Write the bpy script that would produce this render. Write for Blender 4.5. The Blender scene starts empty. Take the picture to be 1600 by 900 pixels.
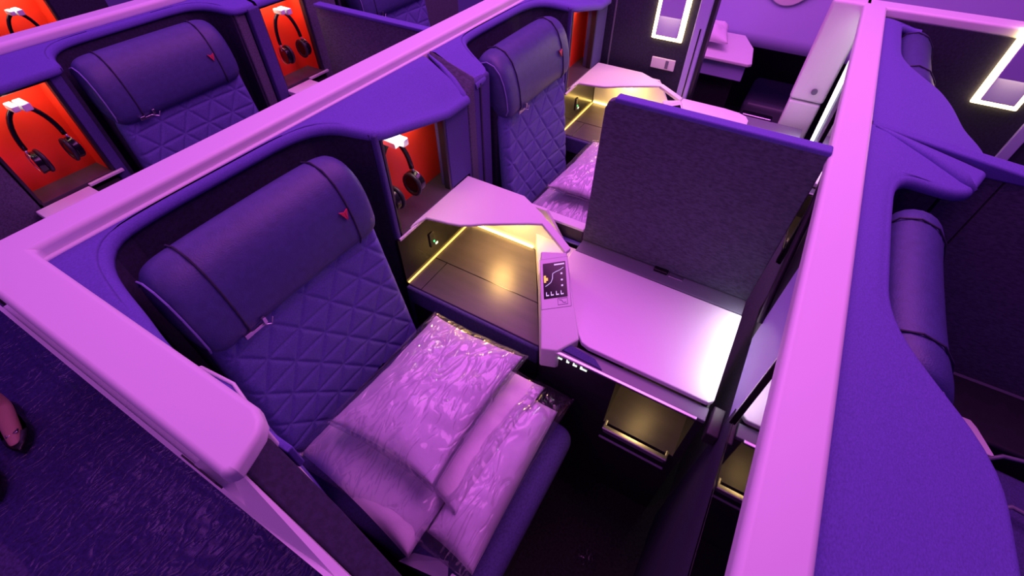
import bpy, bmesh, math, random
from mathutils import Vector, Matrix, noise

# ---------------------------------------------------------------- camera, world, lights, exposure
SC = bpy.context.scene
COL = SC.collection
rnd = random.Random(4)

def look_matrix(yaw, pitch, roll):
    cy, sy = math.cos(yaw), math.sin(yaw)
    f = Vector((math.cos(pitch) * cy, math.cos(pitch) * sy, -math.sin(pitch)))
    r0 = Vector((sy, -cy, 0)); u0 = r0.cross(f)
    r = r0 * math.cos(roll) + u0 * math.sin(roll)
    u = u0 * math.cos(roll) - r0 * math.sin(roll)
    m = Matrix((r, u, -f)).transposed().to_4x4()
    return m

cam_data = bpy.data.cameras.new('camera')
cam = bpy.data.objects.new('camera', cam_data); COL.objects.link(cam)
cam_data.sensor_width = 36.0
cam_data.lens = 719.0 / 1600.0 * 36.0
cam_data.clip_start = 0.02
cam.matrix_world = Matrix.Translation((0, 0, 1.75)) @ look_matrix(math.radians(30.37), math.radians(47.60), math.radians(0.367))
SC.camera = cam

w = bpy.data.worlds.new('world'); SC.world = w; w.use_nodes = True
bg = w.node_tree.nodes['Background']
bg.inputs[0].default_value = (0.30, 0.06, 0.95, 1); bg.inputs[1].default_value = 0.13

def area(name, loc, target, sx, sy, power, color, spread=180):
    l = bpy.data.lights.new(name, 'AREA'); l.shape = 'RECTANGLE'; l.size = sx; l.size_y = sy
    l.energy = power; l.color = color; l.spread = math.radians(spread)
    o = bpy.data.objects.new(name, l); COL.objects.link(o)
    o.location = loc
    o.rotation_euler = (Vector(target) - Vector(loc)).to_track_quat('-Z', 'Y').to_euler()
    return o

MAG = (1.0, 0.20, 0.93)
# cabin ceiling wash (magenta mood lighting in the ceiling panels)
area('ceiling_wash', (1.85, 0.25, 3.0), (1.6, 0.35, 0), 2.4, 1.8, 49, MAG)
area('ceiling_wash', (1.0, 2.6, 2.9), (0.9, 1.8, 0), 2.4, 1.4, 18, (0.75, 0.14, 1.0))
area('ceiling_wash', (-1.2, 0.8, 2.6), (0.0, 0.9, 0.8), 0.8, 2.4, 7, (1.0, 0.22, 0.95))

SC.view_settings.view_transform = 'Standard'
SC.view_settings.look = 'None'
SC.view_settings.gamma = 1.0
SC.view_settings.use_curve_mapping = False
SC.view_settings.exposure = 0.35

# ---------------------------------------------------------------- materials
def mat(name, color, rough=0.5, metal=0.0, bump=0.0, bscale=200, vary=0.0, vscale=60, sheen=0.0, spec=0.5,
        emit=None, estr=0.0, alpha=1.0, coat=0.0, stretch=(1, 1, 1)):
    m = bpy.data.materials.new(name); m.use_nodes = True
    nt = m.node_tree; b = nt.nodes['Principled BSDF']
    b.inputs['Base Color'].default_value = (*color, 1)
    b.inputs['Roughness'].default_value = rough
    b.inputs['Metallic'].default_value = metal
    b.inputs['Specular IOR Level'].default_value = spec
    b.inputs['Sheen Weight'].default_value = sheen
    b.inputs['Coat Weight'].default_value = coat
    b.inputs['Alpha'].default_value = alpha
    if emit:
        b.inputs['Emission Color'].default_value = (*emit, 1)
        b.inputs['Emission Strength'].default_value = estr
    if bump or vary:
        tc = nt.nodes.new('ShaderNodeTexCoord'); mp = nt.nodes.new('ShaderNodeMapping')
        mp.inputs['Scale'].default_value = stretch
        nt.links.new(tc.outputs['Object'], mp.inputs['Vector'])
    if vary:
        n = nt.nodes.new('ShaderNodeTexNoise'); n.inputs['Scale'].default_value = vscale
        n.inputs['Detail'].default_value = 4
        nt.links.new(mp.outputs[0], n.inputs['Vector'])
        r = nt.nodes.new('ShaderNodeValToRGB')
        r.color_ramp.elements[0].position = 0.32; r.color_ramp.elements[1].position = 0.68
        r.color_ramp.elements[0].color = (*[c * (1 - vary) for c in color], 1)
        r.color_ramp.elements[1].color = (*[min(1, c * (1 + vary)) for c in color], 1)
        nt.links.new(n.outputs[0], r.inputs[0]); nt.links.new(r.outputs[0], b.inputs['Base Color'])
    if bump:
        n2 = nt.nodes.new('ShaderNodeTexNoise'); n2.inputs['Scale'].default_value = bscale
        n2.inputs['Detail'].default_value = 3
        nt.links.new(mp.outputs[0], n2.inputs['Vector'])
        bp = nt.nodes.new('ShaderNodeBump'); bp.inputs['Strength'].default_value = bump
        bp.inputs['Distance'].default_value = 0.004
        nt.links.new(n2.outputs[0], bp.inputs['Height']); nt.links.new(bp.outputs[0], b.inputs['Normal'])
    return m

M = {}
M['white'] = mat('white_plastic', (0.78, 0.80, 0.80), 0.42)
M['white_table'] = mat('white_laminate', (0.86, 0.80, 0.90), 0.45)
M['hood'] = mat('shell_fabric', (0.12, 0.10, 0.42), 0.85, bump=0.2, bscale=700, vary=0.15, vscale=500, stretch=(.5, 1, 1))
M['fabric'] = mat('panel_fabric', (0.10, 0.105, 0.150), 0.9, bump=0.3, bscale=500, vary=0.30, vscale=220, stretch=(1, .35, 1))
M['post'] = mat('shaded_post_fabric', (0.070, 0.062, 0.23), 0.88, bump=0.25, bscale=600, vary=0.25, vscale=420)  # shell cloth again, with the shade of upright faces put into a darker colour
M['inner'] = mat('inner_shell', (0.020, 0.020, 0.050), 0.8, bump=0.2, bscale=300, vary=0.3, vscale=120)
M['leather'] = mat('headrest_leather', (0.050, 0.058, 0.19), 0.5, bump=0.2, bscale=350, vary=0.1)
M['quilt'] = mat('quilted_fabric', (0.12, 0.12, 0.42), 0.75, bump=0.3, bscale=600, vary=0.2, vscale=300)
M['cushion'] = mat('seat_fabric', (0.055, 0.050, 0.18), 0.85, bump=0.3, bscale=500, vary=0.25, vscale=200)
M['dark'] = mat('dark_plastic', (0.018, 0.018, 0.024), 0.45, vary=0.15)
M['black'] = mat('black_gloss', (0.006, 0.006, 0.008), 0.18)
M['desk'] = mat('dark_wood_laminate', (0.075, 0.062, 0.085), 0.35, vary=0.15, vscale=30, stretch=(1, .2, 1))
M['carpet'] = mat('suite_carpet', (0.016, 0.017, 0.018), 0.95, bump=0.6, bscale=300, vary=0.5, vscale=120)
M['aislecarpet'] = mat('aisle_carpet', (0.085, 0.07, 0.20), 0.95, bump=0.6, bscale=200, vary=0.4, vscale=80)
M['metal'] = mat('brushed_metal', (0.62, 0.62, 0.68), 0.28, metal=1.0)
M['seam'] = mat('seam_thread', (0.02, 0.02, 0.05), 0.7)
M['light_seam'] = mat('piping_cord', (0.22, 0.22, 0.5), 0.6)
M['red'] = mat('red_panel', (0.92, 0.045, 0.015), 0.45)
M['redlogo'] = mat('red_badge', (0.50, 0.03, 0.07), 0.5)
M['glass'] = mat('screen_glass', (0.004, 0.004, 0.006), 0.04, spec=0.9, coat=0.6)
M['bedding'] = mat('bedding_cotton', (0.80, 0.74, 0.84), 0.8, bump=0.15, bscale=120)
M['skin'] = mat('skin', (0.62, 0.36, 0.27), 0.55)
M['trouser'] = mat('trouser_cloth', (0.012, 0.012, 0.016), 0.9)
M['shirt'] = mat('jacket_cloth', (0.02, 0.02, 0.03), 0.85)
M['hair'] = mat('hair', (0.02, 0.012, 0.01), 0.6)
M['shoe'] = mat('shoe_leather', (0.008, 0.008, 0.01), 0.3)
M['warm'] = mat('warm_led', (1, .8, .4), emit=(1.0, 0.66, 0.16), estr=6)
M['warmdim'] = mat('dim_warm_led', (1, .8, .4), emit=(1.0, 0.62, 0.12), estr=1.2)
M['sconce'] = mat('sconce_glow', (1, .8, .4), emit=(1.0, 0.72, 0.28), estr=9)
M['whitereflection'] = mat('white_reflection_glow', (1, 1, 1), emit=(1.0, 0.92, 0.95), estr=1.6)  # emission imitating a white reflection, not a lamp
M['green'] = mat('green_indicator', (0, 1, 0.2), emit=(0.05, 1.0, 0.2), estr=3)
M['icon'] = mat('lit_icon', (0.8, 0.9, 0.8), emit=(0.75, 0.9, 0.75), estr=0.9)
M['iconw'] = mat('screen_icon', (0.7, 0.7, 0.9), emit=(0.6, 0.55, 0.85), estr=0.5)
M['amber'] = mat('screen_amber', (0.9, 0.6, 0.1), emit=(1.0, 0.55, 0.08), estr=0.7)
M['sidewall'] = mat('cabin_sidewall', (0.45, 0.42, 0.80), 0.4)
M['dgrey'] = mat('grey_trim', (0.16, 0.16, 0.22), 0.35)
M['ink'] = mat('printed_mark', (0.25, 0.2, 0.3), 0.6)

def film_material(name, tint, body, rough, bump, bscale):
    m = bpy.data.materials.new(name); m.use_nodes = True
    nt = m.node_tree; nt.nodes.clear()
    out = nt.nodes.new('ShaderNodeOutputMaterial')
    tr = nt.nodes.new('ShaderNodeBsdfTransparent'); tr.inputs[0].default_value = (*tint, 1)
    gl = nt.nodes.new('ShaderNodeBsdfGlossy'); gl.inputs['Roughness'].default_value = rough
    df = nt.nodes.new('ShaderNodeBsdfTranslucent'); df.inputs[0].default_value = (0.8, 0.8, 0.85, 1)
    tc = nt.nodes.new('ShaderNodeTexCoord'); mp = nt.nodes.new('ShaderNodeMapping')
    mp.inputs['Scale'].default_value = (1, 2.6, 1); mp.inputs['Rotation'].default_value = (0, 0, 0.7)
    n = nt.nodes.new('ShaderNodeTexNoise'); n.inputs['Scale'].default_value = bscale
    n.inputs['Detail'].default_value = 1.5; n.inputs['Distortion'].default_value = 1.0
    bp = nt.nodes.new('ShaderNodeBump'); bp.inputs['Strength'].default_value = bump; bp.inputs['Distance'].default_value = 0.004
    fr = nt.nodes.new('ShaderNodeFresnel'); fr.inputs[0].default_value = 1.5
    ad = nt.nodes.new('ShaderNodeMath'); ad.operation = 'ADD'; ad.inputs[1].default_value = 0.015
    m1 = nt.nodes.new('ShaderNodeMixShader'); m2 = nt.nodes.new('ShaderNodeMixShader')
    L = nt.links.new
    s1 = nt.nodes.new('ShaderNodeMath'); s1.operation = 'SUBTRACT'; s1.inputs[1].default_value = .5
    s2 = nt.nodes.new('ShaderNodeMath'); s2.operation = 'ABSOLUTE'
    s3 = nt.nodes.new('ShaderNodeMath'); s3.operation = 'MULTIPLY'; s3.inputs[1].default_value = 9.0
    s4 = nt.nodes.new('ShaderNodeMath'); s4.operation = 'SMOOTH_MIN'; s4.inputs[1].default_value = 1.0; s4.inputs[2].default_value = .4
    L(tc.outputs['Object'], mp.inputs[0]); L(mp.outputs[0], n.inputs['Vector'])
    L(n.outputs[0], s1.inputs[0]); L(s1.outputs[0], s2.inputs[0]); L(s2.outputs[0], s3.inputs[0]); L(s3.outputs[0], s4.inputs[0])
    L(s4.outputs[0], bp.inputs['Height'])
    for x in (gl, df, fr): L(bp.outputs[0], x.inputs['Normal'])
    m1.inputs[0].default_value = body
    L(tr.outputs[0], m1.inputs[1]); L(df.outputs[0], m1.inputs[2])
    mn = nt.nodes.new('ShaderNodeMath'); mn.operation = 'MINIMUM'; mn.inputs[1].default_value = 0.24
    L(fr.outputs[0], ad.inputs[0]); L(ad.outputs[0], mn.inputs[0]); L(mn.outputs[0], m2.inputs[0])
    L(m1.outputs[0], m2.inputs[1]); L(gl.outputs[0], m2.inputs[2]); L(m2.outputs[0], out.inputs[0])
    return m
M['film'] = film_material('clear_plastic_film', (0.93, 0.93, 0.98), 0.05, 0.14, 0.9, 10)
M['floorfilm'] = film_material('floor_protection_film', (0.75, 0.75, 0.95), 0.16, 0.30, 0.8, 9)

# ---------------------------------------------------------------- mesh helpers
def box(bm, x0, x1, y0, y1, z0, z1):
    vs = [bm.verts.new(p) for p in ((x0, y0, z0), (x1, y0, z0), (x1, y1, z0), (x0, y1, z0),
                                    (x0, y0, z1), (x1, y0, z1), (x1, y1, z1), (x0, y1, z1))]
    for f in ((3, 2, 1, 0), (4, 5, 6, 7), (0, 1, 5, 4), (1, 2, 6, 5), (2, 3, 7, 6), (3, 0, 4, 7)):
        bm.faces.new([vs[i] for i in f])

def slab(bm, top, bottom):
    """closed solid between two matching point loops"""
    a = [bm.verts.new(p) for p in top]; b = [bm.verts.new(p) for p in bottom]
    n = len(a)
    bm.faces.new(a); bm.faces.new(b[::-1])
    for i in range(n):
        j = (i + 1) % n
        bm.faces.new([a[j], a[i], b[i], b[j]])

def prism(bm, poly, z0, z1):
    slab(bm, [(x, y, z1) for x, y in poly], [(x, y, z0) for x, y in poly])

def drop(bm, pts, t):
    slab(bm, pts, [(p[0], p[1], p[2] - t) for p in pts])

def tube(bm, pts, r, n=8, closed=False):
    pts = [Vector(p) for p in pts]; rings = []
    N = len(pts)
    prev = None
    for i, p in enumerate(pts):
        if closed: t = (pts[(i + 1) % N] - pts[i - 1])
        else: t = pts[min(i + 1, N - 1)] - pts[max(i - 1, 0)]
        t.normalize()
        if prev is None:
            a = t.orthogonal().normalized()
        else:
            a = (prev - t * prev.dot(t))
            a = a.normalized() if a.length > 1e-6 else t.orthogonal().normalized()
        prev = a; b = t.cross(a)
        rr = r[i] if isinstance(r, (list, tuple)) else r
        rings.append([bm.verts.new(p + (a * math.cos(k * 2 * math.pi / n) + b * math.sin(k * 2 * math.pi / n)) * rr) for k in range(n)])
    for i in range(N if closed else N - 1):
        A, B = rings[i], rings[(i + 1) % N]
        for k in range(n):
            bm.faces.new([A[k], A[(k + 1) % n], B[(k + 1) % n], B[k]])
    if not closed:
        bm.faces.new(rings[0][::-1]); bm.faces.new(rings[-1])

def grid(bm, nu, nv, fn):
    vs = [[bm.verts.new(fn(i / nu, j / nv)) for j in range(nv + 1)] for i in range(nu + 1)]
    for i in range(nu):
        for j in range(nv):
            bm.faces.new([vs[i][j], vs[i + 1][j], vs[i + 1][j + 1], vs[i][j + 1]])
    return vs

def ring(cx, cy, cz, rx, ry, n=24, plane='xy'):
    out = []
    for k in range(n):
        a = 2 * math.pi * k / n
        c, s = math.cos(a) * rx, math.sin(a) * ry
        out.append((cx + c, cy + s, cz) if plane == 'xy' else ((cx + c, cy, cz + s) if plane == 'xz' else (cx, cy + c, cz + s)))
    return out

ROOT = {}
def base(o):
    while o is not None:
        if o.name in ROOT: return ROOT[o.name]
        o = o.parent
    return Vector((0, 0, 0))

def obj(name, bm, m, parent=None, bevel=0.0, seg=3, smooth=False, subsurf=0):
    off = base(parent)
    bmesh.ops.recalc_face_normals(bm, faces=bm.faces)
    me = bpy.data.meshes.new(name)
    for v in bm.verts: v.co -= off
    bm.to_mesh(me); bm.free()
    me.materials.append(m)
    o = bpy.data.objects.new(name, me); COL.objects.link(o)
    o.parent = parent
    if smooth:
        for p in me.polygons: p.use_smooth = True
    if bevel:
        b = o.modifiers.new('bevel', 'BEVEL'); b.width = bevel; b.segments = seg
        b.limit_method = 'ANGLE'; b.angle_limit = math.radians(35)
        for p in me.polygons: p.use_smooth = True
        wn = o.modifiers.new('normals', 'WEIGHTED_NORMAL'); wn.keep_sharp = False
    if subsurf:
        s = o.modifiers.new('subsurf', 'SUBSURF'); s.levels = subsurf; s.render_levels = subsurf
    return o

def tag(o, label, cat, group=None):
    o['label'] = label; o['category'] = cat
    if group: o['group'] = group
    return o

def thing(name, loc, label, cat, group=None):
    o = bpy.data.objects.new(name, None); COL.objects.link(o)
    o.location = loc; o.empty_display_size = 0.05
    ROOT[o.name] = Vector(loc)
    return tag(o, label, cat, group)

def struct(name, bm, m, bevel=0.0, seg=3, label=None):
    o = obj(name, bm, m, None, bevel, seg); o['kind'] = 'structure'
    if label: o['label'] = label
    return o

def B(*args):
    bm = bmesh.new()
    for a in args: box(bm, *a)
    return bm

def copy_tree(root, delta, label):
    r = root.copy(); COL.objects.link(r)
    r.location = root.location + Vector(delta)
    ROOT[r.name] = Vector(r.location)
    r['label'] = label
    for ch in [c for c in root.children]:
        c = ch.copy(); COL.objects.link(c); c.parent = r
        for g in [k for k in ch.children]:
            d = g.copy(); COL.objects.link(d); d.parent = c
    return r

def lerp(a, b, t): return a + (b - a) * t

# ---------------------------------------------------------------- floor and far shell of the cabin
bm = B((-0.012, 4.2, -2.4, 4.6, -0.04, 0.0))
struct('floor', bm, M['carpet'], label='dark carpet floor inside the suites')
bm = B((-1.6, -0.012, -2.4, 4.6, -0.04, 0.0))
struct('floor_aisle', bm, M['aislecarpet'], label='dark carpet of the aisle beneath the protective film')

# protective film with creases on the near aisle floor
bm = bmesh.new()
def film_fn(u, v):
    y = lerp(-1.6, 3.6, v)
    edge = -0.50 + 0.035 * math.sin(y * 3.1) + 0.02 * math.sin(y * 9)
    x = lerp(edge, -0.016, u)
    z = 0.006
    p = Vector((x * 1.0, y * 0.8, 0))
    z += 0.010 * max(0, noise.noise(p * 9) + .1)
    z += 0.008 * max(0, noise.noise(Vector((x * 30 + y * 10, y * 9 - x * 6, 3)))) 
    z += 0.015 * max(0, 1 - abs(x + 0.06 - 0.03 * math.sin(y * 2.3)) / 0.02) * (0.5 + 0.5 * math.sin(y * 6))
    return (x, y, z)
grid(bm, 60, 420, film_fn)
o = obj('protective_film', bm, M['floorfilm'], smooth=True)
tag(o, 'wrinkled clear protective film laid along the aisle floor', 'plastic film')

# ---------------------------------------------------------------- partitions between rows with their white capping rails
def cross_wall(n, y0, y1, x0, x1, label):
    struct('wall_row_%d' % n, B((x0, x1, y0 + 0.006, y1 - (0.054 if n == 3 else 0.012), 0.0, 1.165)), M['fabric'], label=label)

cross_wall(1, 1.02, 1.10, 0.03, 2.40, 'partition behind the near pair of seats')
cross_wall(2, 2.14, 2.22, 0.03, 2.90, 'partition behind the second row of seats')
cross_wall(3, -0.222, -0.150, 0.03, 2.34, 'partition in front of the near pair of seats')

# near L-shaped capping: aisle side + cross rail of row one
t = thing('partition_rail', (0.04, 1.0, 1.16), 'long white corner rail capping the partition around the near seat', 'rail', 'white capping rails on the partitions')
bm = bmesh.new()
outer = [(0.0, 1.10), (0.0, 0.400), (0.004, 0.390), (0.014, 0.388), (0.035, 0.394), (0.060, 0.402), (0.074, 0.414), (0.083, 0.435), (0.083, 1.02), (2.44, 1.02), (2.44, 1.10)]
prism(bm, outer, 1.166, 1.2)
obj('cap', bm, M['white'], t, bevel=0.016, seg=4)
bm = B((0.075, 2.40, 1.012, 1.024, 1.150, 1.176))
obj('inner_lip', bm, M['white'], t, bevel=0.004)

t = thing('partition_rail', (1.2, 2.18, 1.16), 'white rail capping the partition behind the second row, at upper left', 'rail', 'white capping rails on the partitions')
bm = bmesh.new(); prism(bm, [(0.0, 2.14), (2.44, 2.14), (2.44, 2.22), (0.0, 2.22)], 1.164, 1.2)
obj('cap', bm, M['white'], t, bevel=0.014, seg=4)
t = thing('partition_rail', (1.2, -0.18, 1.16), 'widest pink-lit white rail running top to bottom at right', 'rail', 'white capping rails on the partitions')
bm = bmesh.new(); prism(bm, [(0.0, -0.222), (2.35, -0.222), (2.35, -0.62), (2.35, -1.9), (2.44, -1.9), (2.44, -0.146), (0.0, -0.146)], 1.164, 1.2)
obj('cap', bm, M['white'], t, bevel=0.010, seg=4)

# aisle side wall of the near suite (below the rail) and the sliding door edge
t = thing('aisle_partition', (0.04, 0.8, 0), 'white aisle-side partition wall with dark door slot beside the near seat', 'partition')
obj('wall_panel', B((0.008, 0.080, 0.46, 1.10, 0.0, 1.168)), M['white'], t, bevel=0.006)
obj('outer_lip', B((-0.0135, -0.0075, -1.2, 1.10, 1.085, 1.093)), M['white'], t)
obj('outer_skin', B((-0.0085, 0.009, 0.47, 1.10, 0.0, 1.088)), M['white'], t, bevel=0.004)
bm = bmesh.new()   # lower front wing in front of the rounded rail end
wing = [(-.008, .47, 1.155), (.022, .47, 1.152), (.016, .40, 1.105), (.003, .235, 1.088), (.0, .10, 1.08), (-.001, -.3, 1.07), (-.008, -.3, 1.07), (-.008, .10, 1.08), (-.008, .235, 1.088), (-.008, .40, 1.105)]
slab(bm, wing, [(x, y, 0) for x, y, z in wing])
obj('front_wing', bm, M['white'], t)
bm = bmesh.new()
slab(bm, [(0.022, 0.455, 1.118), (0.072, 0.455, 1.112), (0.060, 0.33, 1.03), (0.040, 0.19, 0.97), (0.001, 0.19, 0.98), (0.011, 0.33, 1.05)],
     [(0.022, 0.455, 0.3), (0.072, 0.455, 0.3), (0.060, 0.33, 0.3), (0.040, 0.19, 0.3), (0.0, 0.19, 0.3), (0.011, 0.33, 0.3)])
obj('door_edge', bm, M['inner'], t, bevel=0.006)
obj('latch_slot', B((-0.010, -0.0075, 0.43, 0.50, 1.13, 1.15)), M['dark'], t)
obj('inner_ledge', B((0.074, 0.086, 0.44, 0.62, 1.0, 1.06)), M['hood'], t, bevel=0.003)

# ---------------------------------------------------------------- seat shells
def zfun(x, y, yr, x0, s0, x1, s1, top=1.172, flat=0.03):
    if isinstance(x0, list):
        s = x0[-1][1]
        for (a, sa), (b, sb) in zip(x0[:-1], x0[1:]):
            if x <= b:
                s = lerp(sa, sb, min(1, max(0, (x - a) / (b - a)))); break
    else:
        s = lerp(s0, s1, min(1, max(0, (x - x0) / (x1 - x0))))
    d = max(0, (yr - flat) - y)
    return top - d * s

def hood(parent, pts, yr, x0, s0, x1, s1, th=0.024, top=1.172):
    """curved cowl of the shell: from the partition (y = yr) forward to the cut-out outline pts"""
    bm = bmesh.new()
    P = []
    for i in range(len(pts) - 1):
        a, b = pts[i], pts[i + 1]
        n = max(1, int(math.dist(a, b) / 0.02))
        for k in range(n): P.append((lerp(a[0], b[0], k / n), lerp(a[1], b[1], k / n)))
    P.append(pts[-1])
    for _ in range(2):   # soften corners
        P = [P[0]] + [((P[i - 1][0] + 2 * P[i][0] + P[i + 1][0]) / 4, (P[i - 1][1] + 2 * P[i][1] + P[i + 1][1]) / 4) for i in range(1, len(P) - 1)] + [P[-1]]
    rows = []
    K = 6
    for i, (x, y) in enumerate(P):
        a = Vector(P[max(0, i - 1)]); b = Vector(P[min(len(P) - 1, i + 1)])
        tdir = (b - a).normalized(); nrm = Vector((tdir.y, -tdir.x))   # outward = towards seat
        col = []
        for k in range(K + 1):
            yy = lerp(yr, y, k / K)
            # rear points keep x, so the strip fans gently
            z = zfun(x, yy, yr, x0, s0, x1, s1, top)
            col.append((x, yy, z) if k < K else (x - nrm.x * .008, y - nrm.y * .008, z))
        zf = zfun(x, y, yr, x0, s0, x1, s1, top)
        for q in (15, 30, 45, 60, 75, 90):
            r = 0.016
            col.append((x + nrm.x * (r * math.sin(math.radians(q)) - .008), y + nrm.y * (r * math.sin(math.radians(q)) - .008), zf - r * (1 - math.cos(math.radians(q)))))
        col.append((x + nrm.x * 0.008, y + nrm.y * 0.008, zf - th))
        col.append((x, yr, zf - th))
        rows.append([bm.verts.new(c) for c in col])
    for i in range(len(rows) - 1):
        A, C = rows[i], rows[i + 1]
        for k in range(len(A) - 1):
            bm.faces.new([A[k], C[k], C[k + 1], A[k + 1]])
    bmesh.ops.remove_doubles(bm, verts=bm.verts, dist=1e-5)
    return obj('cowl', bm, M['hood'], parent, smooth=True)

def notch_wall(parent, pts, z_of, zb, lean=0.0, th=0.012):
    bm = bmesh.new()
    n = len(pts)
    P = [Vector(p) for p in pts]
    rows = []
    for i, p in enumerate(P):
        a = P[max(0, i - 1)]; b = P[min(n - 1, i + 1)]
        t_ = (b - a).normalized(); nr = Vector((t_.y, -t_.x))
        zt = z_of(p.x, p.y)
        q = p - nr * th
        rows.append([bm.verts.new(c) for c in ((p.x, p.y, zt), (p.x + nr.x * lean, p.y + nr.y * lean, zb), (q.x + nr.x * lean, q.y + nr.y * lean, zb), (q.x, q.y, zt))])
    for i in range(n - 1):
        for k in range(4):
            bm.faces.new([rows[i][k], rows[i + 1][k], rows[i + 1][(k + 1) % 4], rows[i][(k + 1) % 4]])
    bm.faces.new(rows[0]); bm.faces.new(rows[-1][::-1])
    return obj('inner_wall', bm, M['inner'], parent, smooth=False)

def cubby(parent, x0, x1, yf, yb, z0, z1a, z1b, xin=None, light=1.0):
    """headset nook: dark frame, glossy dark floor, red lining"""
    xin = xin or x1
    f = 0.010
    bm = bmesh.new()
    box(bm, x0 - f, x0, yf - 0.004, yf + 0.02, z0, z1a - 0.005)
    box(bm, x1, x1 + f, yf - 0.004, yf + 0.02, z0, z1b - 0.005)
    slab(bm, [(x0 - f, yf - .004, z1a), (x1 + f, yf - .004, z1b), (x1 + f, yf + .02, z1b), (x0 - f, yf + .02, z1a)],
         [(x0 - f, yf - .004, z1a - .014), (x1 + f, yf - .004, z1b - .014), (x1 + f, yf + .02, z1b - .014), (x0 - f, yf + .02, z1a - .014)])
    obj('nook_frame', bm, M['dark'], parent, bevel=0.002)
    bm = bmesh.new()
    box(bm, x0 - .002, xin, yb, yb + 0.006, z0, z1a)
    box(bm, xin, xin + 0.006, yf + 0.02, yb + .006, z0, z1b)
    box(bm, x0 - 0.008, x0 - 0.002, yf + 0.02, yb + .006, z0, z1a)
    obj('red_lining', bm, M['red'], parent)['label'] = 'red nook lining'
    obj('nook_floor', B((x0 - .006, xin + .004, yf - .004, yb + .004, z0 - 0.012, z0 + 0.002)), M['desk'], parent)
    l = area('nook_lamp', ((x0 + xin) / 2, (yf + yb) / 2 - 0.005, z1b - 0.012), ((x0 + x1) / 2, yb, z0), xin - x0 - .03, 0.03, 0.16 * light, (1.0, 0.75, 0.55))
    return l

def jamb(parent, x0, x1, y0, y1, z0, z1, m='fabric'):
    return obj('jamb', B((x0, x1, y0, y1, z0, z1)), M[m], parent, bevel=0.006)

DX = 1.17
def shell_row1(dx, label, left_pts, x_left):
    t = thing('seat_shell', (0.45 + dx, 0.95, 0), label, 'seat shell', 'seat shells')
    notch = [(0.165, .985), (.21, 1.0), (.30, 1.005), (.58, 1.0), (.66, .985), (.705, .955), (.733, .90), (.745, .865), (.765, .853)]
    pts = [(x, y) for x, y in left_pts] + [(x + dx, y) for x, y in notch] + [(1.03 + dx, .846), (1.16 + dx, .846)]
    sl = ([(1.2, .42), (1.30, .38), (1.5, .12)] if dx else [(0, .16)]) + [(.72 + dx, .12), (1.05 + dx, .58)]
    hood(t, pts, 1.024, sl, 0, 0, 0)
    zf = lambda x, y: zfun(x, y, 1.024, sl, 0, 0, 0) - 0.010
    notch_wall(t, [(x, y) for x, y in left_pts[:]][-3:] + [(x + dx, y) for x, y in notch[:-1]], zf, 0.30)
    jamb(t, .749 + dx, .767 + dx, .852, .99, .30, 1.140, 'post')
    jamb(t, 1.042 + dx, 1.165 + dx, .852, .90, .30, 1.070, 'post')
    cubby(t, .777 + dx, 1.030 + dx, .856, .945, .803, 1.140, 1.078, xin=1.145 + dx)
    return t

shell_row1(0, 'purple-lit fabric shell around the near seat, beside its headset nook',
           [(0.083, .68), (0.090, .74), (.104, .80), (.118, .88), (.134, .94)], .083)
s2 = shell_row1(DX, 'fabric shell around the middle seat, behind the raised divider',
           [(1.205, .850), (1.285, .850), (1.300, .87), (1.303, .90), (1.316, .94), (1.33, .965)], 1.2)
# post and fold at the joint between the two shells
t = thing('shell_joint', (1.24, .9, 0), 'folded fabric post between the near headset nook and the middle seat', 'post')
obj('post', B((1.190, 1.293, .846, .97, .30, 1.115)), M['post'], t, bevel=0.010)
bm = bmesh.new()
slab(bm, [(1.165, .850, 1.070), (1.205, .846, 1.128), (1.205, 1.02, 1.178), (1.190, 1.02, 1.172)],
     [(1.165, .850, 0.30), (1.205, .846, 0.30), (1.205, 1.02, 0.30), (1.190, 1.02, 0.30)])
obj('fold', bm, M['fabric'], t, bevel=0.006)
bm = bmesh.new()
tube(bm, [(1.186, 1.01, 1.170), (1.180, .96, 1.146), (1.170, .91, 1.115), (1.155, .866, 1.082), (1.148, .850, 1.068)], [.003, .008, .013, .016, .008], 12)
obj('crease', bm, M['hood'], t, smooth=True)
bm = B((1.225, 1.232, .842, .848, .60, 1.10)); obj('reveal', bm, M['seam'], t)

# ---------------------------------------------------------------- seats
def quilt_height(u, v):
    """u,v in metres across and up the panel: stitched triangle lattice"""
    a = 0.104; h = 0.073
    def line(d, per):
        d = abs((d / per + 0.5) % 1 - 0.5) * per
        return d
    s = math.sqrt((1 / a) ** 2 + (0.5 / h) ** 2)
    # two diagonal families and one horizontal family broken on alternate columns
    d1 = line(u / a + v / (2 * h), 1.0) / s
    d2 = line(u / a - v / (2 * h), 1.0) / s
    d3 = line(v, h)
    d = min(d1, d2, d3)
    return min(1.0, (d / 0.009)) ** 0.5 * .8 + min(1.0, d / .02) * .2

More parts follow.
